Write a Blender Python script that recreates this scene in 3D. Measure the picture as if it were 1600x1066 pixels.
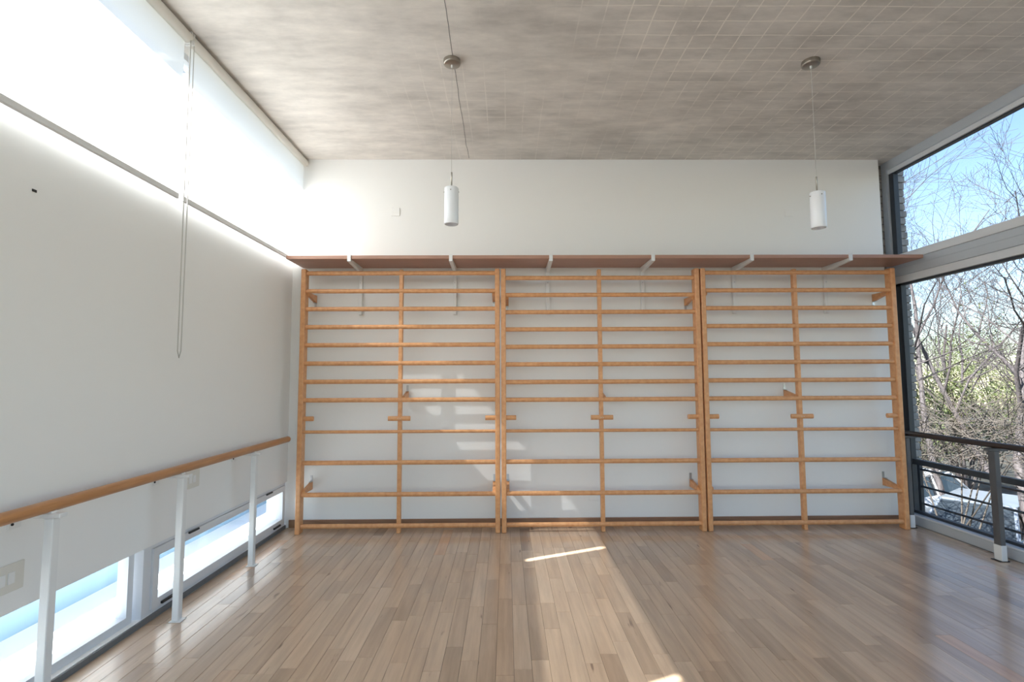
import bpy, math, random
from mathutils import Vector, Matrix
S = bpy.context.scene
for o in list(bpy.data.objects): bpy.data.objects.remove(o)
COL = S.collection

# ------------------------------------------------------------------ camera
cd = bpy.data.cameras.new('camera'); cam = bpy.data.objects.new('camera', cd); COL.objects.link(cam)
cd.sensor_width = 36.0; cd.sensor_fit = 'HORIZONTAL'; cd.lens = 789.3 / 1600 * 36; cd.clip_start = .05; cd.clip_end = 300
_yw, _pt, _rl = .0119, .0728, -.0047
_F = Vector((math.sin(_yw)*math.cos(_pt), math.cos(_yw)*math.cos(_pt), math.sin(_pt)))
_R = Vector((math.cos(_yw), -math.sin(_yw), 0)); _U = _R.cross(_F)
_R2 = _R*math.cos(_rl) + _U*math.sin(_rl); _U2 = -_R*math.sin(_rl) + _U*math.cos(_rl)
m = Matrix((( _R2.x, _U2.x, -_F.x, 0), (_R2.y, _U2.y, -_F.y, 0), (_R2.z, _U2.z, -_F.z, 1.4444), (0, 0, 0, 1)))
cam.matrix_world = m
S.camera = cam

# ------------------------------------------------------------------ sky, sun, exposure
w = bpy.data.worlds.new('world'); S.world = w; w.use_nodes = True
nt = w.node_tree; nt.nodes.clear()
sky = nt.nodes.new('ShaderNodeTexSky'); sky.sky_type = 'NISHITA'; sky.sun_disc = False
sky.sun_elevation = math.radians(46.9); sky.sun_rotation = math.radians(246.5)
sky.air_density = 1.0; sky.dust_density = .1; sky.ozone_density = 2.2
bg = nt.nodes.new('ShaderNodeBackground'); bg.inputs[1].default_value = .094
wo = nt.nodes.new('ShaderNodeOutputWorld')
nt.links.new(sky.outputs[0], bg.inputs[0]); nt.links.new(bg.outputs[0], wo.inputs[0])
sl = bpy.data.lights.new('sun', 'SUN'); sun = bpy.data.objects.new('sun', sl); COL.objects.link(sun)
SUN = Vector((1, .436, -1.165)).normalized()
sun.rotation_euler = SUN.to_track_quat('-Z', 'Y').to_euler(); sun.location = (-8, -4, 12)
sl.energy = 8.8; sl.angle = math.radians(.53); sl.color = (1, .99, .98)
S.view_settings.view_transform = 'Standard'; S.view_settings.look = 'None'
S.view_settings.gamma = 1; S.view_settings.use_curve_mapping = False
S.view_settings.exposure = 1.88

# ------------------------------------------------------------------ materials
def mat(name, col, rough=.5, metal=0, spec=.5, build=None):
    M = bpy.data.materials.new(name); M.use_nodes = True
    n = M.node_tree.nodes; b = n['Principled BSDF']
    b.inputs['Base Color'].default_value = (*col, 1); b.inputs['Roughness'].default_value = rough
    b.inputs['Metallic'].default_value = metal; b.inputs['Specular IOR Level'].default_value = spec
    if build: build(M.node_tree, b)
    return M
def N(t, typ, **kw):
    n = t.nodes.new(typ)
    for k, v in kw.items(): setattr(n, k, v)
    return n
def ramp(t, fac, stops):
    r = N(t, 'ShaderNodeValToRGB'); e = r.color_ramp.elements
    while len(e) < len(stops): e.new(.5)
    for i, (p, c) in enumerate(stops):
        e[i].position = p; e[i].color = (*c, 1) if len(c) == 3 else c
    t.links.new(fac, r.inputs[0]); return r.outputs[0]
def mapped(t, src, scale):
    mp = N(t, 'ShaderNodeMapping'); mp.inputs['Scale'].default_value = scale
    t.links.new(src, mp.inputs[0]); return mp.outputs[0]
def noise(t, vec, scale, detail=4, rough=.55):
    n = N(t, 'ShaderNodeTexNoise'); n.inputs['Scale'].default_value = scale
    n.inputs['Detail'].default_value = detail; n.inputs['Roughness'].default_value = rough
    if vec is not None: t.links.new(vec, n.inputs['Vector'])
    return n.outputs[0]
def mixc(t, fac, a, b, blend='MIX'):
    x = N(t, 'ShaderNodeMix', data_type='RGBA', blend_type=blend)
    for s, v in ((x.inputs[0], fac), (x.inputs[6], a), (x.inputs[7], b)):
        if hasattr(v, 'is_linked'): t.links.new(v, s)
        else: s.default_value = v if not isinstance(v, tuple) else (*v, 1)
    return x.outputs[2]
def math_(t, op, a, b=None):
    x = N(t, 'ShaderNodeMath', operation=op)
    for s, v in ((x.inputs[0], a), (x.inputs[1], b)):
        if v is None: continue
        if hasattr(v, 'is_linked'): t.links.new(v, s)
        else: s.default_value = v
    return x.outputs[0]
def bump(t, b, h, strength, dist=.01):
    x = N(t, 'ShaderNodeBump'); x.inputs['Strength'].default_value = strength; x.inputs['Distance'].default_value = dist
    t.links.new(h, x.inputs['Height']); t.links.new(x.outputs[0], b.inputs['Normal'])

def wood_build(c1, c2, scale, axis_stretch, use_obj=True):
    def f(t, b):
        tc = N(t, 'ShaderNodeTexCoord')
        v = mapped(t, tc.outputs['Object'], axis_stretch)
        g = noise(t, v, scale, 5, .6)
        t.links.new(ramp(t, g, [(.3, c1), (.7, c2)]), b.inputs['Base Color'])
    return f
def wall_build(t, b):
    g = N(t, 'ShaderNodeNewGeometry')
    h = noise(t, g.outputs['Position'], 60, 3, .5); bump(t, b, h, .06, .004)
M_WALL = mat('white_plaster', (.88, .875, .86), .75, spec=.25, build=wall_build)
def ceil_build(t, b):
    g = N(t, 'ShaderNodeNewGeometry'); P = g.outputs['Position']
    n1 = noise(t, mapped(t, P, (.55, 1.1, 1)), 1.6, 6, .62)
    n2 = noise(t, mapped(t, P, (.55, 1.6, 1)), 5.0, 5, .65)
    n3 = noise(t, mapped(t, P, (1, 1, 1)), .8, 2, .5)
    base = ramp(t, n1, [(.30, (.46, .43, .395)), (.48, (.66, .625, .575)), (.66, (.85, .805, .75))])
    base = mixc(t, .55, base, ramp(t, n2, [(.3, (.49, .46, .43)), (.7, (.88, .83, .77))]))
    sx = N(t, 'ShaderNodeSeparateXYZ'); t.links.new(P, sx.inputs[0])
    wob = math_(t, 'MULTIPLY', math_(t, 'SUBTRACT', noise(t, P, 3, 2), .5), .02)
    def lines(c, sp, wd):
        a = math_(t, 'ADD', c, wob)
        pp = math_(t, 'PINGPONG', a, sp/2)
        return math_(t, 'LESS_THAN', pp, wd)
    lx = lines(sx.outputs[0], .155, .004); ly = lines(sx.outputs[1], .1315, .004)
    ln = math_(t, 'MAXIMUM', lx, ly)
    # lines show strongly on the window half and in patches elsewhere
    mk = math_(t, 'ADD', math_(t, 'MULTIPLY', sx.outputs[0], .12), n3)
    mr = N(t, 'ShaderNodeMapRange'); mr.inputs[1].default_value = .40; mr.inputs[2].default_value = .75
    t.links.new(mk, mr.inputs[0])
    nb = noise(t, P, 9, 3)
    mk2 = math_(t, 'MULTIPLY', mr.outputs[0], ramp(t, nb, [(.33, (0, 0, 0)), (.5, (1, 1, 1))]))
    f = math_(t, 'MULTIPLY', math_(t, 'MULTIPLY', ln, mk2), .8)
    base = mixc(t, f, base, (.92, .87, .80))
    t.links.new(base, b.inputs['Base Color'])
    bump(t, b, n2, .12, .006)
M_CEIL = mat('raw_concrete', (.4, .38, .35), .7, spec=.3, build=ceil_build)
def floor_build(t, b):
    at = N(t, 'ShaderNodeAttribute', attribute_name='tone'); tone = at.outputs['Fac']
    g = N(t, 'ShaderNodeNewGeometry')
    off = N(t, 'ShaderNodeCombineXYZ'); t.links.new(math_(t, 'MULTIPLY', tone, 37), off.inputs[2])
    va = N(t, 'ShaderNodeVectorMath', operation='ADD'); t.links.new(g.outputs['Position'], va.inputs[0]); t.links.new(off.outputs[0], va.inputs[1])
    gr = noise(t, mapped(t, va.outputs[0], (26, 1.7, 1)), 1.0, 6, .62)
    fig = noise(t, mapped(t, va.outputs[0], (7, 1.2, 1)), 1.3, 3, .5)
    dk = noise(t, mapped(t, va.outputs[0], (14, 2.2, 1)), 1.6, 2, .5)
    base = ramp(t, tone, [(0, (.27, .175, .115)), (.1, (.42, .30, .205)), (.5, (.54, .395, .275)), (.85, (.63, .475, .34)), (1, (.62, .385, .23))])
    base = mixc(t, .45, base, ramp(t, gr, [(.3, (.60, .57, .54)), (.7, (1.25, 1.22, 1.2))]), 'MULTIPLY')
    base = mixc(t, .35, base, ramp(t, fig, [(.35, (.75, .72, .7)), (.65, (1.15, 1.15, 1.15))]), 'MULTIPLY')
    base = mixc(t, math_(t, 'MULTIPLY', ramp(t, dk, [(.71, (0, 0, 0)), (.76, (1, 1, 1))]), .7), base, (.10, .05, .03))
    t.links.new(base, b.inputs['Base Color'])
    b.inputs['Coat Weight'].default_value = 1.0; b.inputs['Coat Roughness'].default_value = .16
    bump(t, b, gr, .05, .002)
M_FLOOR = mat('oak_boards', (.4, .27, .18), .36, spec=.5, build=floor_build)
M_BEECH = mat('varnished_beech', (.6, .3, .12), .38, build=wood_build((.63, .285, .115), (.77, .40, .185), 3, (9, 9, 9)))
M_RAILW = mat('varnished_rail', (.45, .2, .07), .35, build=wood_build((.42, .19, .068), (.56, .27, .105), 4, (12, 1, 12)))
M_DARKRAIL = mat('dark_brown_rail', (.035, .018, .012), .35)
M_SHELF = mat('brown_melamine', (.3, .15, .1), .42, build=wood_build((.40, .215, .15), (.48, .265, .19), 4, (1, 10, 10)))
M_SKIRT = mat('brown_skirting', (.3, .17, .1), .45, build=wood_build((.26, .14, .08), (.36, .21, .125), 5, (1, 10, 10)))
M_WMETAL = mat('white_painted_metal', (.82, .82, .81), .4)
M_ALU = mat('grey_aluminium', (.56, .60, .65), .42, .25)
M_ALUW = mat('pale_aluminium', (.74, .76, .79), .4, .1)
M_DARK = mat('dark_slate_metal', (.035, .042, .052), .45)
M_GREYPOST = mat('grey_painted_metal', (.10, .10, .105), .5)
M_STRIP = mat('dull_grey_metal', (.16, .165, .17), .5)
M_BLACK = mat('black_plastic', (.012, .012, .014), .4)
M_NICKEL = mat('brushed_nickel', (.36, .33, .29), .3, 1.0)
M_STEEL = mat('zinc_steel', (.6, .61, .62), .35, 1.0)
M_PLATE = mat('cream_plastic', (.74, .72, .66), .4)
M_CABLE = mat('clear_cable', (.55, .53, .5), .4)
M_OPAL = mat('opal_glass', (.88, .89, .92), .22)
M_BAR = mat('grey_blind_bar', (.8, .8, .81), .5)
M_BRICKA = mat('grey_brick', (.34, .32, .30), .85)
def brick_build(t, b):
    g = N(t, 'ShaderNodeNewGeometry')
    n = noise(t, g.outputs['Position'], 14, 5, .65)
    t.links.new(ramp(t, n, [(.3, (.22, .205, .195)), (.7, (.46, .43, .40))]), b.inputs['Base Color']); bump(t, b, n, .3, .01)
M_BRICK = mat('painted_brick', (.34, .32, .3), .85, build=brick_build)
M_MORTAR = mat('mortar', (.22, .21, .2), .9)
M_BLUESHADE = mat('blue_shaded_render', (.30, .46, .58), .8)  # blue sky-lit shade of the white parapet, put into its colour
M_OUTW = mat('white_exterior_render', (.80, .80, .80), .8)
def blind_mat():
    M = bpy.data.materials.new('blind_fabric'); M.use_nodes = True; t = M.node_tree; t.nodes.clear()
    o = N(t, 'ShaderNodeOutputMaterial')
    d = N(t, 'ShaderNodeBsdfDiffuse'); d.inputs[0].default_value = (.86, .86, .85, 1)
    tr = N(t, 'ShaderNodeBsdfTranslucent'); tr.inputs[0].default_value = (.93, .92, .90, 1)
    tp = N(t, 'ShaderNodeBsdfTransparent')
    m1 = N(t, 'ShaderNodeMixShader'); m1.inputs[0].default_value = .68
    t.links.new(d.outputs[0], m1.inputs[1]); t.links.new(tr.outputs[0], m1.inputs[2])
    m2 = N(t, 'ShaderNodeMixShader'); m2.inputs[0].default_value = .07
    t.links.new(m1.outputs[0], m2.inputs[1]); t.links.new(tp.outputs[0], m2.inputs[2])
    t.links.new(m2.outputs[0], o.inputs[0]); return M
M_BLIND = blind_mat()
def glass_mat():
    M = bpy.data.materials.new('window_glass'); M.use_nodes = True; t = M.node_tree; t.nodes.clear()
    o = N(t, 'ShaderNodeOutputMaterial'); tp = N(t, 'ShaderNodeBsdfTransparent'); gl = N(t, 'ShaderNodeBsdfGlossy')
    tp.inputs[0].default_value = (.96, .975, .97, 1); gl.inputs['Roughness'].default_value = .02
    lw = N(t, 'ShaderNodeLayerWeight'); lw.inputs[0].default_value = .5      # facing: 0 head-on, 1 at grazing
    fr = math_(t, 'ADD', math_(t, 'MULTIPLY', math_(t, 'POWER', lw.outputs['Facing'], 5), .9), .03)
    mx = N(t, 'ShaderNodeMixShader')
    t.links.new(fr, mx.inputs[0]); t.links.new(tp.outputs[0], mx.inputs[1]); t.links.new(gl.outputs[0], mx.inputs[2])
    t.links.new(mx.outputs[0], o.inputs[0]); return M
M_GLASS = glass_mat()
def bark_build(t, b):
    tc = N(t, 'ShaderNodeTexCoord')
    n = noise(t, mapped(t, tc.outputs['Object'], (6, 6, 2)), 4, 4, .6)
    t.links.new(ramp(t, n, [(.3, (.028, .022, .022)), (.7, (.095, .079, .079))]), b.inputs['Base Color'])
M_BARK = mat('grey_bark', (.3, .25, .23), .8, build=bark_build)
M_TWIG = mat('dry_twigs', (.062, .05, .04), .85)
def leaf_build(c1, c2):
    def f(t, b):
        g = N(t, 'ShaderNodeNewGeometry')
        n = noise(t, g.outputs['Position'], 7, 3, .6)
        t.links.new(ramp(t, n, [(.3, c1), (.7, c2)]), b.inputs['Base Color'])
    return f
M_LEAF = mat('olive_leaves', (.14, .19, .05), .6, build=leaf_build((.038, .052, .013), (.105, .125, .036)))
def ground_build(t, b):
    g = N(t, 'ShaderNodeNewGeometry'); n = noise(t, g.outputs['Position'], 1.5, 6, .65)
    t.links.new(ramp(t, n, [(.35, (.012, .011, .008)), (.65, (.03, .027, .018))]), b.inputs['Base Color'])
M_GROUND = mat('earth_and_grass', (.1, .09, .06), .95, build=ground_build)
M_CARP = mat('silver_car_paint', (.22, .25, .30), .2, .4)
M_CARP2 = mat('white_car_paint', (.45, .46, .48), .25)
M_CARG = mat('car_glass', (.02, .025, .03), .06)
M_TYRE = mat('tyre_rubber', (.015, .015, .015), .8)

# ------------------------------------------------------------------ mesh building
def wloc(o):
    v = Vector((0, 0, 0))
    while o is not None: v += Vector(o.location); o = o.parent
    return v
class MB:
    """collects shapes given in world coordinates; build() links them as one mesh object"""
    def __init__(s): s.v = []; s.f = []; s.sm = []
    def add(s, vs, fs, smooth=False):
        b = len(s.v); s.v += [tuple(x) for x in vs]; s.f += [tuple(i+b for i in f) for f in fs]; s.sm += [smooth]*len(fs); return s
    def box(s, x0, x1, y0, y1, z0, z1, bev=0):
        if bev <= 0:
            vs = [(x, y, z) for x in (x0, x1) for y in (y0, y1) for z in (z0, z1)]
            return s.add(vs, [(0, 1, 3, 2), (4, 6, 7, 5), (0, 4, 5, 1), (2, 3, 7, 6), (0, 2, 6, 4), (1, 5, 7, 3)])
        c = ((x0+x1)/2, (y0+y1)/2, (z0+z1)/2); h = ((x1-x0)/2, (y1-y0)/2, (z1-z0)/2); vs = []; idx = {}
        b = min(bev, *(k*.49 for k in h))
        for sx in (-1, 1):
            for sy in (-1, 1):
                for sz in (-1, 1):
                    for ax in range(3):
                        q = [sx*(h[0]-b), sy*(h[1]-b), sz*(h[2]-b)]; q[ax] += (sx, sy, sz)[ax]*b
                        idx[(sx, sy, sz, ax)] = len(vs); vs.append(tuple(c[i]+q[i] for i in range(3)))
        fs = []
        for ax in range(3):
            o1, o2 = [(1, 2), (2, 0), (0, 1)][ax]
            for sg in (-1, 1):
                ring = []
                for a, bb in ((-1, -1), (1, -1), (1, 1), (-1, 1)):
                    k = [0, 0, 0]; k[ax] = sg; k[o1] = a; k[o2] = bb; ring.append(idx[(*k, ax)])
                fs.append(tuple(ring if sg > 0 else ring[::-1]))
        for ax in range(3):
            o1, o2 = [(1, 2), (2, 0), (0, 1)][ax]
            for a in (-1, 1):
                for bb in (-1, 1):
                    k0 = [0, 0, 0]; k1 = [0, 0, 0]; k0[ax] = -1; k1[ax] = 1
                    for k in (k0, k1): k[o1] = a; k[o2] = bb
                    fq = (idx[(*k0, o1)], idx[(*k1, o1)], idx[(*k1, o2)], idx[(*k0, o2)])
                    fs.append(fq if a*bb > 0 else fq[::-1])
        for sx in (-1, 1):
            for sy in (-1, 1):
                for sz in (-1, 1):
                    tr = tuple(idx[(sx, sy, sz, a)] for a in range(3)); fs.append(tr if sx*sy*sz > 0 else tr[::-1])
        return s.add(vs, fs)
    def tube(s, pts, rad, n=12, ry=None, cap=True, up=None, smooth=True):
        """tube through pts; rad may be a list; ry = second half-axis for an oval section"""
        pts = [Vector(p) for p in pts]; vs = []; fs = []; k = len(pts)
        rs = rad if isinstance(rad, (list, tuple)) else [rad]*k
        u = None
        for i, p in enumerate(pts):
            d = (pts[min(i+1, k-1)] - pts[max(i-1, 0)]).normalized()
            if u is None:
                ref = Vector(up) if up else (Vector((0, 0, 1)) if abs(d.z) < .9 else Vector((0, 1, 0)))
                u = (ref - d*ref.dot(d)).normalized()
            else:
                u = u - d*u.dot(d); u = u.normalized() if u.length > 1e-6 else d.orthogonal().normalized()
            x = d.cross(u)
            for j in range(n):
                a = 2*math.pi*j/n
                vs.append(p + u*(math.cos(a)*rs[i]) + x*(math.sin(a)*(rs[i] if ry is None else ry)))
        for i in range(k-1):
            for j in range(n):
                fs.append((i*n+j, i*n+(j+1) % n, (i+1)*n+(j+1) % n, (i+1)*n+j))
        s.add(vs, fs, smooth)
        if cap: s.add(vs[:n], [tuple(range(n))[::-1]]); s.add(vs[-n:], [tuple(range(n))])
        return s
    def lathe(s, prof, c, n=28, close=False):
        vs = []; fs = []
        for r, z in prof:
            for j in range(n):
                a = 2*math.pi*j/n; vs.append((c[0]+r*math.cos(a), c[1]+r*math.sin(a), c[2]+z))
        for i in range(len(prof)-1):
            for j in range(n): fs.append((i*n+j, i*n+(j+1) % n, (i+1)*n+(j+1) % n, (i+1)*n+j))
        return s.add(vs, fs, True)
    def prism(s, poly, axis, a0, a1):
        """poly: 2D outline in the plane across axis ('x': (y,z), 'y': (x,z), 'z': (x,y))"""
        def P(q, a): return {'x': (a, q[0], q[1]), 'y': (q[0], a, q[1]), 'z': (q[0], q[1], a)}[axis]
        n = len(poly); vs = [P(q, a0) for q in poly] + [P(q, a1) for q in poly]
        fs = [tuple(range(n)), tuple(range(n, 2*n))[::-1]] + [(i, i+n, (i+1) % n + n, (i+1) % n) for i in range(n)]
        return s.add(vs, fs)
    def build(s, name, m, parent=None, attr=None, fix=True):
        me = bpy.data.meshes.new(name); o = bpy.data.objects.new(name, me); COL.objects.link(o)
        if parent is not None:
            o.parent = parent; org = wloc(parent)
        else:
            xs = [v[0] for v in s.v]; ys = [v[1] for v in s.v]; zs = [v[2] for v in s.v]
            org = Vector(((min(xs)+max(xs))/2, (min(ys)+max(ys))/2, min(zs))); o.location = org
        me.from_pydata([(v[0]-org.x, v[1]-org.y, v[2]-org.z) for v in s.v], [], s.f)
        me.polygons.foreach_set('use_smooth', s.sm)
        if attr is not None:
            a = me.attributes.new('tone', 'FLOAT', 'FACE'); a.data.foreach_set('value', attr)
        me.materials.append(m)
        if fix:
            import bmesh
            bm = bmesh.new(); bm.from_mesh(me); bmesh.ops.recalc_face_normals(bm, faces=bm.faces); bm.to_mesh(me); bm.free()
        me.update(); return o
def tag(o, label, cat, group=None, kind=None):
    o['label'] = label; o['category'] = cat
    if group: o['group'] = group
    if kind: o['kind'] = kind
    return o
def thing(name, label, cat, loc, group=None):
    o = bpy.data.objects.new(name, None); COL.objects.link(o); o.location = loc; o.empty_display_size = .1
    return tag(o, label, cat, group)
def struct(o, label, cat):
    o['kind'] = 'structure'; o['label'] = label; o['category'] = cat; return o
def sroot(name, label, cat, loc):
    o = bpy.data.objects.new(name, None); COL.objects.link(o); o.location = loc
    return struct(o, label, cat)

XL, XR, YB, YR, ZC = -2.15, 4.0, 5.06, -2.6, 3.69
XO = -2.343          # outer face of the left wall and edge of the roof slab
# ------------------------------------------------------------------ shell
floor = struct(MB().box(XO, 4.12, YR-.15, 5.3, -.3, -.021).build('floor', M_MORTAR), 'floor of narrow oak boards running towards the wall bars', 'floor')
struct(MB().box(XO, 4.12, YR-.15, 5.3, ZC, ZC+.2).build('ceiling', M_CEIL), 'raw board-marked concrete ceiling slab', 'ceiling')
struct(MB().box(XO, 3.875, YB, 5.3, -.02, ZC).build('wall_back', M_WALL), 'white plastered wall behind the wall bars', 'wall')
struct(MB().box(XO, -1.7, YR-.15, YR, -.02, ZC).box(3.6, 4.12, YR-.15, YR, -.02, ZC).box(-1.7, 3.6, YR-.15, YR, 3.45, ZC).box(-1.7, 3.6, YR-.15, YR, -.02, .1).build('wall_rear', M_WALL), 'white plastered wall opposite the wall bars', 'wall')
b = MB().box(XO, XL, YR, YB, .44, 2.685).box(XO, XL, YR, YB, -.02, .035)
struct(b.build('wall_left', M_WALL), 'white plastered wall between low windows and high blinds', 'wall')
struct(MB().box(-2.12, 3.875, YB-.014, YB, 0, .075, .003).build('baseboard_back', M_SKIRT), 'brown wooden skirting board behind the wall bars', 'baseboard')
struct(MB().box(XL, XL+.012, YR, 5.03, 0, .032).build('baseboard_left', M_STRIP), 'dark metal strip at floor under the low windows', 'baseboard')
# formwork joint in the concrete
# brick pier between the white wall and the glass
pier = struct(MB().box(3.8, 4.24, 5.215, 5.42, -2.6, ZC+.2).build('wall_pier', M_MORTAR), 'grey brick pier between white wall and glazing', 'wall')
rnd = random.Random(4)
CH = .076
for i in range(48):
    z = .01 + i*CH
    cut = [3.80, 4.03 if i % 2 else 3.92, 4.26]
    for k in range(2):
        j = rnd.uniform(-.006, .006)
        x1 = cut[k+1] - .009 + (rnd.uniform(-.008, .008) if k == 1 else 0)
        MB().box(cut[k], x1, 5.2+j, 5.25, z, z+CH-.01, .004).build('brick', M_BRICK, pier)
struct(MB().box(3.885, 3.985, 5.10, 5.195, 0, 2.54, .003).build('trim_1', M_DARK), 'dark slate upright filling the corner beside the glass wall', 'trim')

# ------------------------------------------------------------------ floor boards
rnd = random.Random(11)
PW = .0905
planks = []
ncol = int((3.97 - XL)/PW) + 1
for c in range(ncol):
    x0 = XL + .012 + c*PW; x1 = min(x0 + PW - .0009, 3.97)
    if x1 - x0 < .01: continue
    y = YR - rnd.uniform(0, .6)
    while y < YB:
        L = rnd.choice([rnd.uniform(.32, .6), rnd.uniform(.5, .95), rnd.uniform(.5, .95)])
        y1 = min(y + L, YB); ya = max(y, YR)
        if y1 - ya > .02:
            tn = min(1, max(0, rnd.gauss(.52, .15)))
            if rnd.random() < .02: tn = rnd.uniform(.02, .12)
            if rnd.random() < .02: tn = 1
            planks.append((x0, x1, ya, y1 - .0009, tn))
        y += L
def pix(p):
    v = Vector(p) - Vector((0, 0, 1.4444)); d = v.dot(_F)
    return None if d < .2 else (800 + 789.3*v.dot(_R2)/d, 533 - 789.3*v.dot(_U2)/d)
def seen(pl):
    # area of the board inside the photograph's frame, sampled
    n = 0
    for i in range(4):
        for j in range(8):
            q = pix((pl[0]+(pl[1]-pl[0])*(i+.5)/4, pl[2]+(pl[3]-pl[2])*(j+.5)/8, 0))
            if q and 0 < q[0] < 1600 and 0 < q[1] < 1066:
                n += (pl[1]-pl[0])*(pl[3]-pl[2])/32 / max(.3, (pl[2]+pl[3])/2)**3
    return n
order = sorted(planks, key=seen, reverse=True)
for x0, x1, y0, y1, tn in order[:300]:
    dz = rnd.uniform(-.0003, 0)
    MB().box(x0, x1, y0, y1, -.02, dz, .0012).build('plank', M_FLOOR, floor, attr=[tn]*26, fix=False)
b = MB(); at = []
for x0, x1, y0, y1, tn in order[300:]:
    b.box(x0, x1, y0, y1, -.02, rnd.uniform(-.0003, 0)); at += [tn]*6
o = b.build('remaining_planks', M_FLOOR, floor, attr=at, fix=False); o['kind'] = 'stuff'

# ------------------------------------------------------------------ left side: upper windows, low windows
def frame_rect(b, y0, y1, z0, z1, x0, x1, t):
    b.box(x0, x1, y0, y1, z0, z0+t); b.box(x0, x1, y0, y1, z1-t, z1)
    b.box(x0, x1, y0, y0+t, z0+t, z1-t); b.box(x0, x1, y1-t, y1, z0+t, z1-t)
wn = 0
for a, c in ((YR, YB),):
    wn += 1
    r = sroot('window_%d' % wn, 'long ribbon of high glass behind the white roller blinds', 'window', (-2.23, (a+c)/2, 2.685))
    b = MB(); frame_rect(b, a, c, 2.685, ZC, -2.255, -2.205, .045); b.build('window_frame', M_ALUW, r)
    MB().box(-2.233, -2.227, a+.04, c-.04, 2.725, ZC-.04).build('pane', M_GLASS, r)
# low fixed window and low sash window
lows = [(-2.6, -.75, 1), (-.66, 1.18, 0), (1.27, 3.075, 1), (3.155, 5.03, 0)]
for i, (a, c, fixed) in enumerate(lows):
    wn += 1
    lab = ['low fixed window by the rear wall', 'low opening window between two fixed panes', 'low fixed floor-level window without a sash', 'low floor-level sash window with black latches near the wall bars'][i]
    r = sroot('window_%d' % wn, lab, 'window', (-2.2, (a+c)/2, .035))
    b = MB()
    if fixed:
        frame_rect(b, a, c, .035, .47, -2.245, -2.185, .045); b.build('window_frame', M_ALUW, r)
        MB().box(-2.218, -2.212, a+.04, c-.04, .075, .43).build('pane', M_GLASS, r)
    else:
        frame_rect(b, a, c, .035, .44, -2.225, -2.155, .022); b.build('window_frame', M_ALUW, r)
        b = MB(); frame_rect(b, a+.024, c-.024, .059, .416, -2.20, -2.142, .05); sh = b.build('sash', M_ALUW, r)
        MB().box(-2.178, -2.172, a+.07, c-.07, .105, .37).build('pane', M_GLASS, r)
        for y in (a+.35, c-.42): MB().box(-2.142, -2.128, y, y+.11, .407, .421, .003).build('latch', M_BLACK, sh)
        for y in (a+.10, c-.26): MB().box(-2.142, -2.126, y, y+.13, .062, .078, .003).build('latch', M_BLACK, sh)
for a, c in ((-.75, -.66), (1.18, 1.27), (3.075, 3.155)):
    wn += 1
    struct(MB().box(-2.24, -2.152, a+.03, c, .035, .44).build('trim_%d' % wn, M_ALUW), 'pale metal post between two low windows', 'trim')
# wide window assumed in the unseen rear wall, added for fill light
r = sroot('window_30', 'assumed unseen window, added for fill light opposite the wall bars', 'window', (.95, YR-.07, .1))
for xa in (-1.7, .04, 1.8, 3.54): MB().box(xa, xa+.06, YR-.10, YR-.04, .1, 3.45).build('mullion', M_ALUW, r)
for za in (.1, 3.39): MB().box(-1.64, 3.54, YR-.10, YR-.04, za, za+.06).build('window_rail', M_ALUW, r)
MB().box(-1.66, 3.56, YR-.073, YR-.067, .14, 3.41).build('pane', M_GLASS, r)
# terrace and parapet outside the low windows
struct(MB().box(-3.05, XO, YR-1.5, 8, -.3, -.05).build('ground_ledge', M_OUTW), 'sunlit white ledge outside the low windows', 'ledge')
struct(MB().box(-3.05, -2.9, YR-1.5, 8, -.05, .19).build('wall_parapet', M_BLUESHADE), 'low white parapet outside the low windows', 'wall')

struct(MB().box(-2.76, XO, YR-.2, 5.4, .50, .56).build('trim_sunshade', M_OUTW), 'thin added sunshade, unseen, keeping sun off the low windows', 'sunshade')  # added out of view to block direct sun from the low windows
nb = sroot('wall_slit_whitener', 'added white block that whitens the slit between blinds', 'added block', (-18.5, 27, -2.6))  # made-up block, placed outside so the blind slit reads white
MB().box(-26, -11, 24, 30, -2.6, 17).build('slit_block', M_OUTW, nb)
MB().box(-26.2, -10.8, 23.8, 30.2, 17, 17.4).build('slit_block_top', M_ALU, nb)
# ------------------------------------------------------------------ right side: glazing
def strip(b, prof, y0, y1): return b.prism(prof, 'y', y0, y1)
r = sroot('window_%d' % (wn+1), 'full-height lower glazing with dark railing outside', 'window', (4.04, 1.2, 0))
b = MB().box(3.975, 4.10, YR, 5.195, 0, .085, .004); b.build('sill', M_ALU, r)
MB().box(3.968, 4.0, YR, 5.195, .085, .10, .003).build('sill_edge', M_ALUW, r)
for y in (5.12, 2.95, .85, -1.2): MB().box(4.0, 4.07, y, y+.07, .10, 2.39).build('mullion', M_ALUW, r)
b = MB()
for y in (5.045, ): b.box(4.025, 4.075, y, y+.075, .10, 2.39)
b.box(4.025, 4.07, YR, 5.12, .10, .125); b.box(4.025, 4.07, YR, 5.12, 2.365, 2.39); b.build('gasket_frame', M_DARK, r)
MB().box(4.03, 4.075, YR, 5.05, .575, .625).build('glazing_bar', M_DARK, r)
MB().box(4.047, 4.053, YR, 5.12, .12, 2.37).build('pane', M_GLASS, r)
r = sroot('window_%d' % (wn+2), 'upper glazing strip under the concrete ceiling', 'window', (4.04, 1.2, 2.67))
b = MB().box(4.0, 4.09, YR, 5.195, 3.60, ZC, .003); b.build('head_frame', M_ALU, r)
MB().box(4.015, 4.085, YR, 5.195, 3.555, 3.60, .003).build('head_bead', M_ALUW, r)
for y in (5.12, 1.9, -.9): MB().box(4.0, 4.07, y, y+.07, 2.67, 3.6).build('mullion', M_ALU, r)
b = MB().box(4.025, 4.075, 5.06, 5.125, 2.67, 3.56); b.box(4.03, 4.07, YR, 5.12, 3.54, 3.558); b.build('gasket_frame', M_DARK, r)
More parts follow.
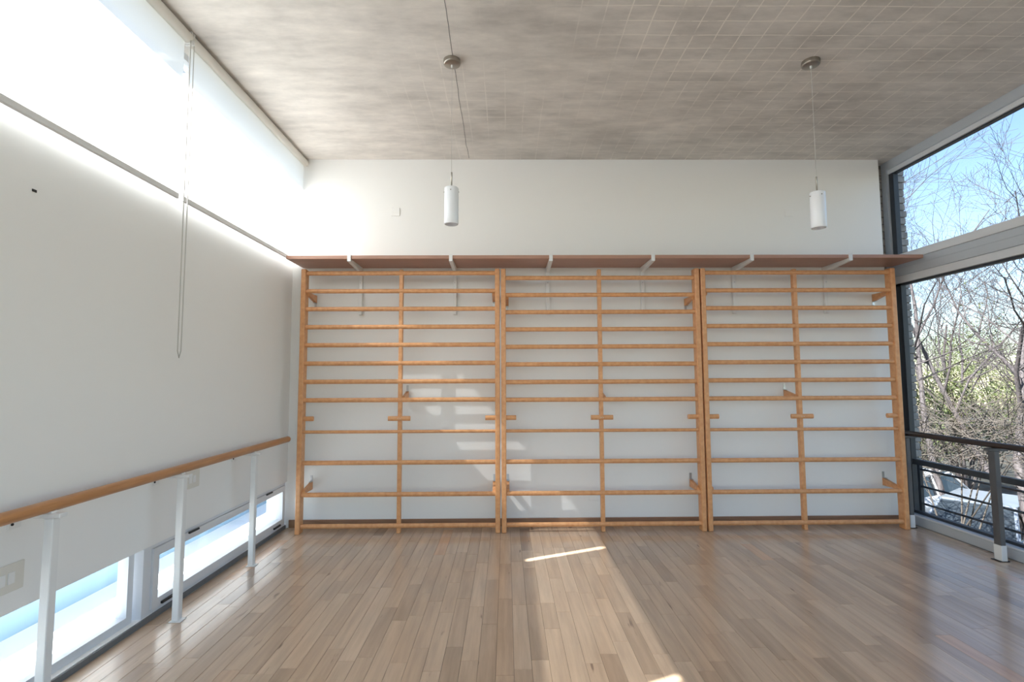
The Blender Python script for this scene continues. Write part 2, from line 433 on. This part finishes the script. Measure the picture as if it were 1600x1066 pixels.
MB().box(4.047, 4.053, YR, 5.12, 2.66, 3.57).build('pane', M_GLASS, r)
tr = sroot('trim_20', 'stepped grey aluminium transom between lower and upper glazing', 'trim', (4.04, 1.2, 2.39))
MB().box(3.985, 4.10, YR, 5.195, 2.60, 2.675, .004).build('top_rail', M_ALUW, tr)
MB().box(4.0, 4.10, YR, 5.195, 2.535, 2.60, .003).build('upper_step', M_ALU, tr)
MB().box(3.988, 4.10, YR, 5.195, 2.455, 2.535, .004).build('middle_step', M_ALU, tr)
MB().box(4.0, 4.10, YR, 5.195, 2.385, 2.455, .003).build('lower_step', M_ALUW, tr)
# guard rail outside
g = thing('guard_railing', 'dark metal guard railing with thin bars outside the glass', 'railing', (4.2, 2, -.05))
for z in (.50, .33, .16): MB().tube([(4.2, YR, z), (4.2, 5.19, z)], .011, 8).build('bar', M_DARK, g)
for y in (5.17, 3.3, 1.4, -.6): MB().box(4.185, 4.215, y-.02, y+.02, -.05, .56).build('post', M_DARK, g)
struct(MB().box(4.12, 4.28, YR-.2, 5.3, -.4, -.05).build('ground_balcony', M_MORTAR), 'narrow concrete ledge outside the glass wall', 'ledge')

# ------------------------------------------------------------------ roller blinds
XB = -2.06
spans = [(3.178, 5.045), (1.30, 3.128), (-.60, 1.25), (-2.52, -.65)]
labs = ['white roller blind lit by sun, hanging next to the back wall', 'white roller blind lit by sun, second one from the wall bars',
        'white roller blind lit by sun, third one from the wall bars', 'white roller blind lit by sun, next to the rear wall']
for (a, c), lab in zip(spans, labs):
    t = thing('roller_blind', lab, 'blind', (XB, (a+c)/2, 2.58), 'roller blinds along the high windows')
    MB().tube([(XB+.012, a-.015, 3.648), (XB+.012, c+.015, 3.648)], .034, 20).build('roller', M_PLATE, t)
    b = MB(); nn = 12
    vs = []
    for i in range(nn+1):
        y = a + (c-a)*i/nn
        for z in (2.6, 3.0, 3.4, 3.64): vs.append((XB - .002 + .0015*math.sin(i*1.3), y, z))
    fs = [(i*4+k, i*4+k+1, (i+1)*4+k+1, (i+1)*4+k) for i in range(nn) for k in range(3)]
    b.add(vs, fs, True); b.build('fabric', M_BLIND, t, fix=False)
    MB().box(XB-.010, XB+.008, a, c, 2.578, 2.614, .004).build('bottom_bar', M_BAR, t)
    for y in (a-.02, c+.008): MB().box(XB-.02, XB+.04, y, y+.012, 3.61, ZC, .002).build('end_bracket', M_WMETAL, t)
    if a == spans[1][0]:
        y0, y1 = 3.132, 3.168
        pts = [(XB+.035, y0, 3.64), (XB+.035, y0, 2.6), (XB+.035, y0+.002, 1.62), (XB+.035, (y0+y1)/2, 1.578), (XB+.035, y1-.002, 1.62), (XB+.035, y1, 2.6), (XB+.035, y1, 3.64)]
        MB().tube(pts, .0032, 6, cap=True).build('pull_chain', M_CABLE, t)

# ------------------------------------------------------------------ wall bars
YF = 4.8215
ZU = {1: [2.462, 2.287, 2.113, 1.939, 1.765, 1.589, 1.415, 1.240], 2: [2.412, 2.245, 2.078, 1.910, 1.742, 1.573, 1.404, 1.235], 3: [2.460, 2.286, 2.111, 1.936, 1.760, 1.585, 1.411, 1.237]}
ZLOW = [.941, .652, .357, .068]
def wall_bars(k, x0, x1, xm, label, side):
    t = thing('wall_bars', label, 'wall bars', ((x0+x1)/2, YF+.045, 0), 'wooden wall bars along the back wall')
    for xa in (x0, x1-.045):
        MB().box(xa, xa+.045, YF, YF+.09, 0, 2.5, .006).build('post', M_BEECH, t)
    MB().box(xm-.018, xm+.018, YF+.022, YF+.072, 0, 2.495, .004).build('middle_post', M_BEECH, t)
    yr = YF + .032
    for i, z in enumerate(ZU[k] + ZLOW):
        h = .0215 if i != 8 else .0155
        MB().tube([(x0+.04, yr, z), (x1-.04, yr, z)], h, 14, ry=.0165, up=(0, 0, 1)).build('rung', M_BEECH, t)
    z = 1.066
    for xa, xb in ((x0+.042, x0+.14), (x1-.14, x1-.042)):
        MB().tube([(xa, yr, z), (xb, yr, z)], .0225, 14, ry=.017, up=(0, 0, 1)).build('stub', M_BEECH, t)
    s_ = MB().tube([(xm-.105, YF+.008, z), (xm+.105, YF+.008, z)], .0225, 14, ry=.014, up=(0, 0, 1)).build('stub', M_BEECH, t)
    for dx in (-.01, .01): MB().tube([(xm+dx, YF-.0065, z-.002), (xm+dx, YF-.002, z-.002)], .0035, 8).build('screw', M_STEEL, s_)
    def arm(xa, xb, z0, up, steel_x):
        # wooden arm back to the plaster with a steel angle at its end
        if up: poly = [(YF+.03, z0-.018), (YB-.006, z0-.018), (YB-.006, z0+.055), (YF+.05, z0+.012)]
        else: poly = [(YF+.03, z0+.018), (YB-.006, z0+.018), (YB-.006, z0-.055), (YF+.05, z0-.012)]
        a_ = MB().prism(poly, 'x', xa, xb).build('wall_arm', M_BEECH, t)
        s = 1 if up else -1
        za, zb = sorted((z0+s*.02, z0+s*.115))
        b = MB().box(steel_x-.011, steel_x+.011, YB-.004, YB-.0005, za, zb)
        b.box(steel_x-.011, steel_x+.011, YB-.05, YB-.004, z0+s*.055, z0+s*.059)
        b.tube([(steel_x, YB-.009, z0+s*.095), (steel_x, YB-.004, z0+s*.095)], .006, 8)
        b.build('steel_angle', M_STEEL, a_)
    z2, zb = ZU[k][1]-.03, ZLOW[2]+.028
    for z0, up in ((z2, False), (zb, True)):
        arm(x0+.045, x0+.073, z0, up, x0+.059); arm(x1-.073, x1-.045, z0, up, x1-.059)
    xa = xm+.018 if side > 0 else xm-.046
    arm(xa, xa+.028, ZU[k][7]+.02, True, xa+.014)
    return t
wall_bars(1, -1.969, -.060, -1.0125, 'varnished wooden wall bars beside the white wall with low windows', 1)
wall_bars(2, -.046, 1.8785, .909, 'varnished wooden wall bars in the middle, with slightly lower top rung', 1)
wall_bars(3, 1.8925, 3.80, 2.824, 'varnished wooden wall bars beside the glass wall', -1)

# ------------------------------------------------------------------ shelf over the bars
t = thing('wall_shelf', 'long brown shelf on white brackets above the wall bars', 'shelf', (.94, 4.86, 2.557))
MB().box(-2.042, 3.945, 4.655, YB-.001, 2.557, 2.590, .002).build('board', M_SHELF, t)
for xb in (-1.457, -.512, .423, 1.382, 2.313, 3.247):
    br = MB().box(xb-.018, xb+.018, YB-.032, YB-.0005, 2.08, 2.556, .003).build('bracket_upright', M_WMETAL, t)
    b = MB().prism([(YB-.03, 2.556), (YB-.03, 2.505), (4.70, 2.528), (4.643, 2.532), (4.643, 2.600), (4.654, 2.600), (4.654, 2.556)], 'x', xb-.016, xb+.016)
    b.build('bracket_arm', M_WMETAL, br)
    for z in (2.12, 2.40): MB().tube([(xb, YB-.035, z), (xb, YB-.031, z)], .006, 8).build('screw', M_STEEL, br)

# ------------------------------------------------------------------ handrails
t = thing('handrail', 'pale wooden handrail on white posts along the low windows', 'handrail', (-2.0, 2.3, 0))
MB().tube([(-2.0, YR+.3, .894), (-2.0, 4.70, .894), (-2.0, 4.712, .894), (-2.0, 4.722, .894)], [.0265, .0265, .022, .008], 20).build('rail', M_RAILW, t)
for y in (4.06, 3.17, 2.28, 1.39, .5, -.39, -1.28):
    p = MB().box(-2.004, -1.964, y-.02, y+.02, .004, .846, .003).build('post', M_WMETAL, t)
    MB().box(-2.014, -1.944, y-.03, y+.03, 0, .005, .001).build('foot_plate', M_WMETAL, p)
    a_ = MB().box(XL+.001, -1.935, y-.022, y+.022, .846, .866, .003).box(-2.025, -1.975, y-.016, y+.016, .862, .874, .002).build('bracket', M_WMETAL, t)
    MB().box(XL+.0005, XL+.006, y-.03, y+.03, .80, .872, .001).build('wall_plate', M_WMETAL, a_)
    MB().tube([(XL+.006, y-.014, .82), (XL+.010, y-.014, .82)], .006, 8).build('screw', M_BLACK, a_)
t = thing('handrail', 'dark brown handrail on grey posts along the glass wall', 'handrail', (3.87, 2.3, 0))
MB().tube([(3.87, YR+.3, .894), (3.87, 4.96, .894), (3.87, 4.975, .894)], [.025, .025, .018], 20).build('rail', M_DARKRAIL, t)
for y in (4.905, 4.02, 3.13, 2.24, 1.35, .46, -.43, -1.32):
    p = MB().box(3.845, 3.885, y-.03, y+.03, .12, .848, .003).build('post', M_GREYPOST, t)
    MB().box(3.842, 3.888, y-.033, y+.033, .004, .122, .003).build('foot_sleeve', M_WMETAL, p)
    MB().box(3.825, 3.905, y-.033, y+.045, 0, .005, .001).build('foot_plate', M_BLACK, p)
    MB().box(3.81, 3.965, y-.025, y+.025, .848, .868, .003).build('bracket', M_GREYPOST, t)

# ------------------------------------------------------------------ pendant lamps
for (x, y, zb, zt, lab) in ((-.375, 3.43, 2.503, 2.764, 'white glass cylinder pendant lamp hung beside the ceiling crack'),
                            (2.184, 3.43, 2.474, 2.732, 'white glass cylinder pendant lamp hung nearer the glass wall')):
    t = thing('pendant_lamp', lab, 'lamp', (x, y, zb), 'pendant lamps under the concrete ceiling')
    c = MB().lathe([(.0, -.034), (.050, -.034), (.058, -.030), (.060, -.024), (.060, 0)], (x, y, ZC), 32).build('canopy', M_NICKEL, t)
    MB().lathe([(0, -.052), (.006, -.052), (.007, -.048), (.007, -.034)], (x, y, ZC), 12).build('cable_grip', M_WMETAL, c)
    MB().tube([(x, y, ZC-.05), (x, y, zt+.10)], .0016, 6).build('cable', M_CABLE, t)
    MB().lathe([(0, .112), (.005, .112), (.0055, .108), (.0055, -.012), (0, -.012)], (x, y, zt), 12).build('stem', M_NICKEL, t)
    H = zt - zb
    sh = MB().lathe([(.010, H), (.044, H), (.0485, H-.004), (.0495, H-.010), (.0495, .010), (.047, .003), (.043, 0), (.040, .003), (.040, H-.012), (.010, H-.012)], (x, y, zb), 36).build('shade', M_OPAL, t)
    for a in (math.pi*1.0, 0, math.pi*1.5): MB().tube([(x+.0485*math.cos(a), y+.0485*math.sin(a), zt-.03), (x+.053*math.cos(a), y+.053*math.sin(a), zt-.03)], .004, 8).build('screw', M_NICKEL, sh)

# ------------------------------------------------------------------ plates, outlets, marks
for x, z, lab, g in ((-1.122, 3.137, 'small white blank cover plate high on back wall, towards the roller blinds', 1), (2.918, 3.128, 'small white blank cover plate high on back wall, towards the glass wall', 1), (.866, .26, 'flat white blank plate low behind the middle wall bars', 0)):
    wd, hg = (.043, .043) if g else (.055, .022)
    t = thing('cover_plate', lab, 'plate', (x, YB, z-hg), 'blank plates high on the back wall' if g else None)
    MB().box(x-wd, x+wd, YB-.008, YB-.0005, z-hg, z+hg, .003).build('plate', M_WALL, t)
    for dx in (-.7, .7): MB().tube([(x+wd*dx, YB-.0088, z), (x+wd*dx, YB-.0078, z)], .0025, 8).build('screw_cap', M_WALL, t)
for y, z, lab in ((3.533, .765, 'cream wall outlet under the handrail, beside a white post above the sash window'), (2.26, .592, 'cream wall outlet low on the wall above the fixed low window')):
    t = thing('wall_outlet', lab, 'outlet', (XL, y, z-.06))
    MB().box(XL+.0005, XL+.010, y-.075, y+.075, z-.06, z+.06, .004).build('plate', M_PLATE, t)
    for dy in (-.03, .012):
        MB().box(XL+.010, XL+.014, y+dy-.014, y+dy+.016, z-.024, z+.024, .002).build('rocker', M_WMETAL, t)
o = MB().box(XL+.0002, XL+.004, 2.262, 2.284, 2.300, 2.312, .001).build('wall_anchor', M_BLACK); tag(o, 'tiny dark screw anchor in the white wall below the blinds', 'anchor')

# formwork crack in the ceiling beside the first lamp
b = MB(); pts = []
rr = random.Random(2)
for i in range(40):
    y = 2.2 + i*.0725; pts.append((-.362 + .004*math.sin(i*.7) + rr.uniform(-.003, .003) - .0045*(i-12)*.12, y, ZC-.0006))
b.tube(pts, .0022, 4, ry=.0006, up=(1, 0, 0)); o = b.build('trim_crack', M_MORTAR); struct(o, 'thin dark formwork joint line across the concrete ceiling', 'joint')

# ------------------------------------------------------------------ outdoors to the right
ZG = -2.6
struct(MB().box(-60, 60, -60, 60, ZG-.5, ZG).build('ground', M_GROUND), 'bare earth and grass below the building', 'ground')
struct(MB().box(XO, 4.28, YR-.15, 5.42, ZG, -.3).build('wall_storey_below', M_OUTW), 'outer wall of the storey below the room', 'wall')
def grow(rng, p, d, r, L, lvl, maxl, out, nch, spread, trop=.12):
    n = max(3, int(5 - lvl*.5)); pts = [p.copy()]; rs = [r]; dd = d.copy()
    for i in range(n):
        dd = (dd + Vector((rng.gauss(0, .16), rng.gauss(0, .16), rng.gauss(0, .10) + trop*(.6 if lvl else 1)))).normalized()
        pts.append(pts[-1] + dd*(L/n)); rs.append(max(.0028, r*(1 - .68*(i+1)/n)))
    out.append((pts, rs, lvl))
    if lvl >= maxl: return
    for k in range(nch[lvl]):
        f = (k + rng.uniform(.2, .9))/nch[lvl]; f = .22 + .78*f if lvl else .30 + .70*f
        j = min(n-1, int(f*n)); q = pts[j].lerp(pts[j+1], f*n - j)
        base = (pts[j+1]-pts[j]).normalized(); side = base.orthogonal().normalized()
        side.rotate(Matrix.Rotation(rng.uniform(0, 2*math.pi), 3, base))
        nd = (base*math.cos(spread) + side*math.sin(spread)*rng.uniform(.7, 1.25)).normalized()
        grow(rng, q, nd, max(.003, rs[j]*rng.uniform(.45, .68)), L*rng.uniform(.48, .72)*(1 - .25*f), lvl+1, maxl, out, nch, spread, trop)
def bare_tree(x, y, H, seed, lean=(0, 0), nch=(6, 7, 7, 5), r0=.095, label='', leaves=0, group='leafless trees outside the glass wall'):
    rng = random.Random(seed); out = []
    grow(rng, Vector((x, y, ZG-.05)), Vector((lean[0], lean[1], 1)).normalized(), r0, H*.62, 0, 4, out, nch, .72)
    t = thing('bare_tree', label, 'tree', (x, y, ZG), group)
    for nm, lv in (('trunk', (0,)), ('limbs', (1, 2)), ('twigs', (3, 4))):
        b = MB()
        for pts, rs, l in out:
            if l in lv: b.tube(pts, rs, 7 if l < 2 else (4 if l < 3 else 3), cap=False)
        o = b.build(nm, M_BARK, t, fix=False)
        if nm == 'twigs': o['kind'] = 'stuff'
    if leaves:
        tips = [pts[-1] for pts, rs, l in out if l == 4 and 1.2 < pts[-1].z < 3.6]; b = MB()
        for i in range(leaves):
            c = rng.choice(tips) + Vector((rng.gauss(0, .03), rng.gauss(0, .03), rng.gauss(0, .03)))
            leaf(b, rng, c, .045)
        o = b.build('leaves', M_LEAF, t, fix=False); o['kind'] = 'stuff'
def leaf(b, rng, c, s):
    u = Vector((rng.gauss(0, 1), rng.gauss(0, 1), rng.gauss(0, 1))).normalized(); v = u.orthogonal().normalized()
    v.rotate(Matrix.Rotation(rng.uniform(0, 6.3), 3, u)); s *= rng.uniform(.6, 1.3)
    b.add([c - v*s, c + u*s*.4, c + v*s, c - u*s*.4], [(0, 1, 2, 3)])
LB = 'leafless grey-barked tree standing outside the glass wall'
bare_tree(10.3, 9.7, 9.8, 3, (-.10, .04), r0=.12, label='large leafless tree with a few green leaves outside the glass wall', leaves=260, group=None)
for x, y, H, sd, ln in ((9.7, 12.3, 12, 5, (.05, 0)), (11.3, 12.9, 13, 8, (-.05, 0)), (13.4, 13.6, 11, 13, (-.08, 0)), (14.6, 11.6, 10.5, 21, (-.06, .0)), (9.6, 5.2, 9, 31, (.03, .02))):
    bare_tree(x, y, H, sd, ln, label=LB)
for x, y, H, sd in ((17, 20, 10, 41), (21, 18, 11, 43), (22, 24, 10, 47), (13.6, 19.4, 9, 53)):
    bare_tree(x, y, H, sd, (0, 0), nch=(6, 6, 5, 4), label='leafless tree further off behind the green bushes', group='far leafless trees')
def bush(x, y, rx, rz, n, seed, label, group):
    rng = random.Random(seed); t = thing('evergreen_bush', label, 'bush', (x, y, ZG), group)
    lobes = [(Vector((x + rng.gauss(0, rx*.45), y + rng.gauss(0, rx*.45), ZG + rz*rng.uniform(.35, .8))), rx*rng.uniform(.35, .6)) for _ in range(9)]
    b = MB()
    for i in range(n):
        c, r = rng.choice(lobes); d = Vector((rng.gauss(0, 1), rng.gauss(0, 1), rng.gauss(0, 1))).normalized()
        leaf(b, rng, c + d*r*rng.uniform(.6, 1.08)*Vector((1, 1, 1)).length/1.732, .055)
    o = b.build('foliage', M_LEAF, t, fix=False); o['kind'] = 'stuff'
    b = MB()
    for c, r in lobes: b.tube([(x, y, ZG), (x*.5+c.x*.5, y*.5+c.y*.5, ZG+(c.z-ZG)*.5), tuple(c)], [.05, .03, .01], 5, cap=False)
    b.build('stems', M_BARK, t, fix=False)
for i, (x, y, rx, rz) in enumerate(((12.0, 16.0, 1.5, 4.9), (15.4, 17.0, 1.6, 5.0), (18.8, 16.4, 1.6, 4.9), (8.8, 17.0, 1.5, 4.8), (20.5, 31, 3.0, 7.8), (29, 29, 3.0, 7.8), (37, 27, 3.0, 7.6), (12.5, 33, 3.0, 7.8), (25, 39, 3.2, 9.4), (34.5, 36, 3.2, 9.2))):
    bush(x, y, rx, rz, 9000 if rx < 3 else 14000, 60+i, 'olive green leafy bush beyond the leafless trees', 'green bushes beyond the trees')
def dry_shrub(x, y, R, H, n, seed):
    rng = random.Random(seed); bs = MB()
    for i in range(7): bs.tube([(x, y, ZG), (x+rng.gauss(0, .2), y+rng.gauss(0, .2), ZG+H*.3), (x+rng.gauss(0, R*.4), y+rng.gauss(0, R*.4), ZG+H*.75)], [.022, .016, .008], 5, cap=False)
    t = tag(bs.build('dry_shrub', M_TWIG, fix=False), 'tangled dry brown shrub growing below the glass wall', 'shrub', 'dry shrubs below the glass wall')
    b = MB()
    for i in range(n):
        a = rng.uniform(0, 6.28); q = R*math.sqrt(rng.random())*.6
        p = Vector((x + q*math.cos(a), y + q*math.sin(a), ZG + H*rng.uniform(.66, .95))); d = Vector((rng.gauss(0, .7), rng.gauss(0, .7), rng.uniform(.1, 1))).normalized()
        pts = [p]
        for k in range(4):
            d = (d + Vector((rng.gauss(0, .35), rng.gauss(0, .35), rng.gauss(-.08, .3)))).normalized(); pts.append(pts[-1] + d*rng.uniform(.12, .3))
        b.tube(pts, [.008, .007, .005, .004, .003], 3, cap=False)
    o = b.build('twigs', M_TWIG, t, fix=False); o['kind'] = 'stuff'
for i, (x, y, R, H, n) in enumerate(((7.7, 8.6, 1.2, 3.7, 260), (9.6, 8.7, 1.4, 3.7, 330), (7.4, 10.2, 1.4, 3.0, 300), (11.6, 9.3, 1.4, 3.0, 380), (8.6, 12.2, 1.5, 3.2, 360), (9.4, 6.0, 1.2, 2.8, 500))):
    dry_shrub(x, y, R, H, n, 80+i)
def car(x, y, rz, paint, label):
    t = thing('car', label, 'car', (x, y, ZG)); t.rotation_euler.z = rz
    # lofted body: stations along the length (x): (x, half width, z bottom, z belt)
    st = [(-2.1, .62, .38, .62), (-2.02, .78, .28, .80), (-1.5, .86, .22, .92), (-.5, .88, .20, .95), (.6, .88, .20, .93), (1.4, .86, .22, .84), (1.95, .76, .28, .68), (2.1, .60, .36, .56)]
    vs = []; fs = []; n = 10
    for sx, hw, zb, zt in st:
        for q in ((-.86, 0), (-1, .3), (-.98, .7), (-.88, 1), (-.4, 1.03), (.4, 1.03), (.88, 1), (.98, .7), (1, .3), (.86, 0)):
            vs.append((sx, q[0]*hw, zb + q[1]*(zt-zb)))
    for i in range(len(st)-1):
        for j in range(n): fs.append((i*n+j, i*n+(j+1) % n, (i+1)*n+(j+1) % n, (i+1)*n+j))
    fs += [tuple(range(n)), tuple(range((len(st)-1)*n, len(st)*n))]
    L = lambda b, nm, mt, par=t: _local(b, nm, mt, par)
    L(MB().add(vs, fs, True), 'body', paint)
    # glasshouse and roof
    lo = [(-1.75, .74, .93), (.95, .74, .92)]; hi = [(-1.25, .60, 1.40), (.15, .60, 1.43)]
    g = [(lo[0][0], -.74, .92), (lo[1][0], -.74, .90), (lo[1][0], .74, .90), (lo[0][0], .74, .92), (hi[0][0], -.58, 1.40), (hi[1][0], -.58, 1.42), (hi[1][0], .58, 1.42), (hi[0][0], .58, 1.40)]
    L(MB().add(g, [(0, 1, 5, 4), (1, 2, 6, 5), (2, 3, 7, 6), (3, 0, 4, 7), (4, 5, 6, 7)]), 'windows', M_CARG)
    b = MB().box(-1.27, .17, -.60, .60, 1.40, 1.455, .02)
    for a, c in ((0, 4), (1, 5), (2, 6), (3, 7)): b.tube([g[a], g[c]], .035, 6)
    for s in (-.745, .745):
        b.tube([(-.4, s, .92), (-.4, s*.79, 1.41)], .03, 6)
    L(b, 'roof', paint)
    for sx in (-1.3, 1.3):
        for s in (-.80, .80):
            wv = MB().tube([(sx, s-.09, .31), (sx, s+.09, .31)], .31, 20)
            o = L(wv, 'wheel', M_TYRE); o2 = MB().tube([(sx, s*1.12-.01, .31), (sx, s*1.12+.01, .31)], .18, 14); L(o2, 'hub_cap', M_STEEL)
    for s in (-.55, .55): L(MB().box(1.98, 2.08, s-.14, s+.14, .55, .66, .02), 'headlight', M_OPAL)
def _local(b, nm, mt, par):
    me = bpy.data.meshes.new(nm); o = bpy.data.objects.new(nm, me); COL.objects.link(o); o.parent = par
    me.from_pydata(b.v, [], b.f); me.polygons.foreach_set('use_smooth', b.sm); me.materials.append(mt)
    import bmesh
    bm = bmesh.new(); bm.from_mesh(me); bmesh.ops.recalc_face_normals(bm, faces=bm.faces); bm.to_mesh(me); bm.free(); return o
car(9.8, 10.6, math.radians(215), M_CARP, 'silver car parked below the glass wall among dry shrubs')
car(10.6, 13.8, math.radians(200), M_CARP2, 'white car parked further along behind the dry shrubs')
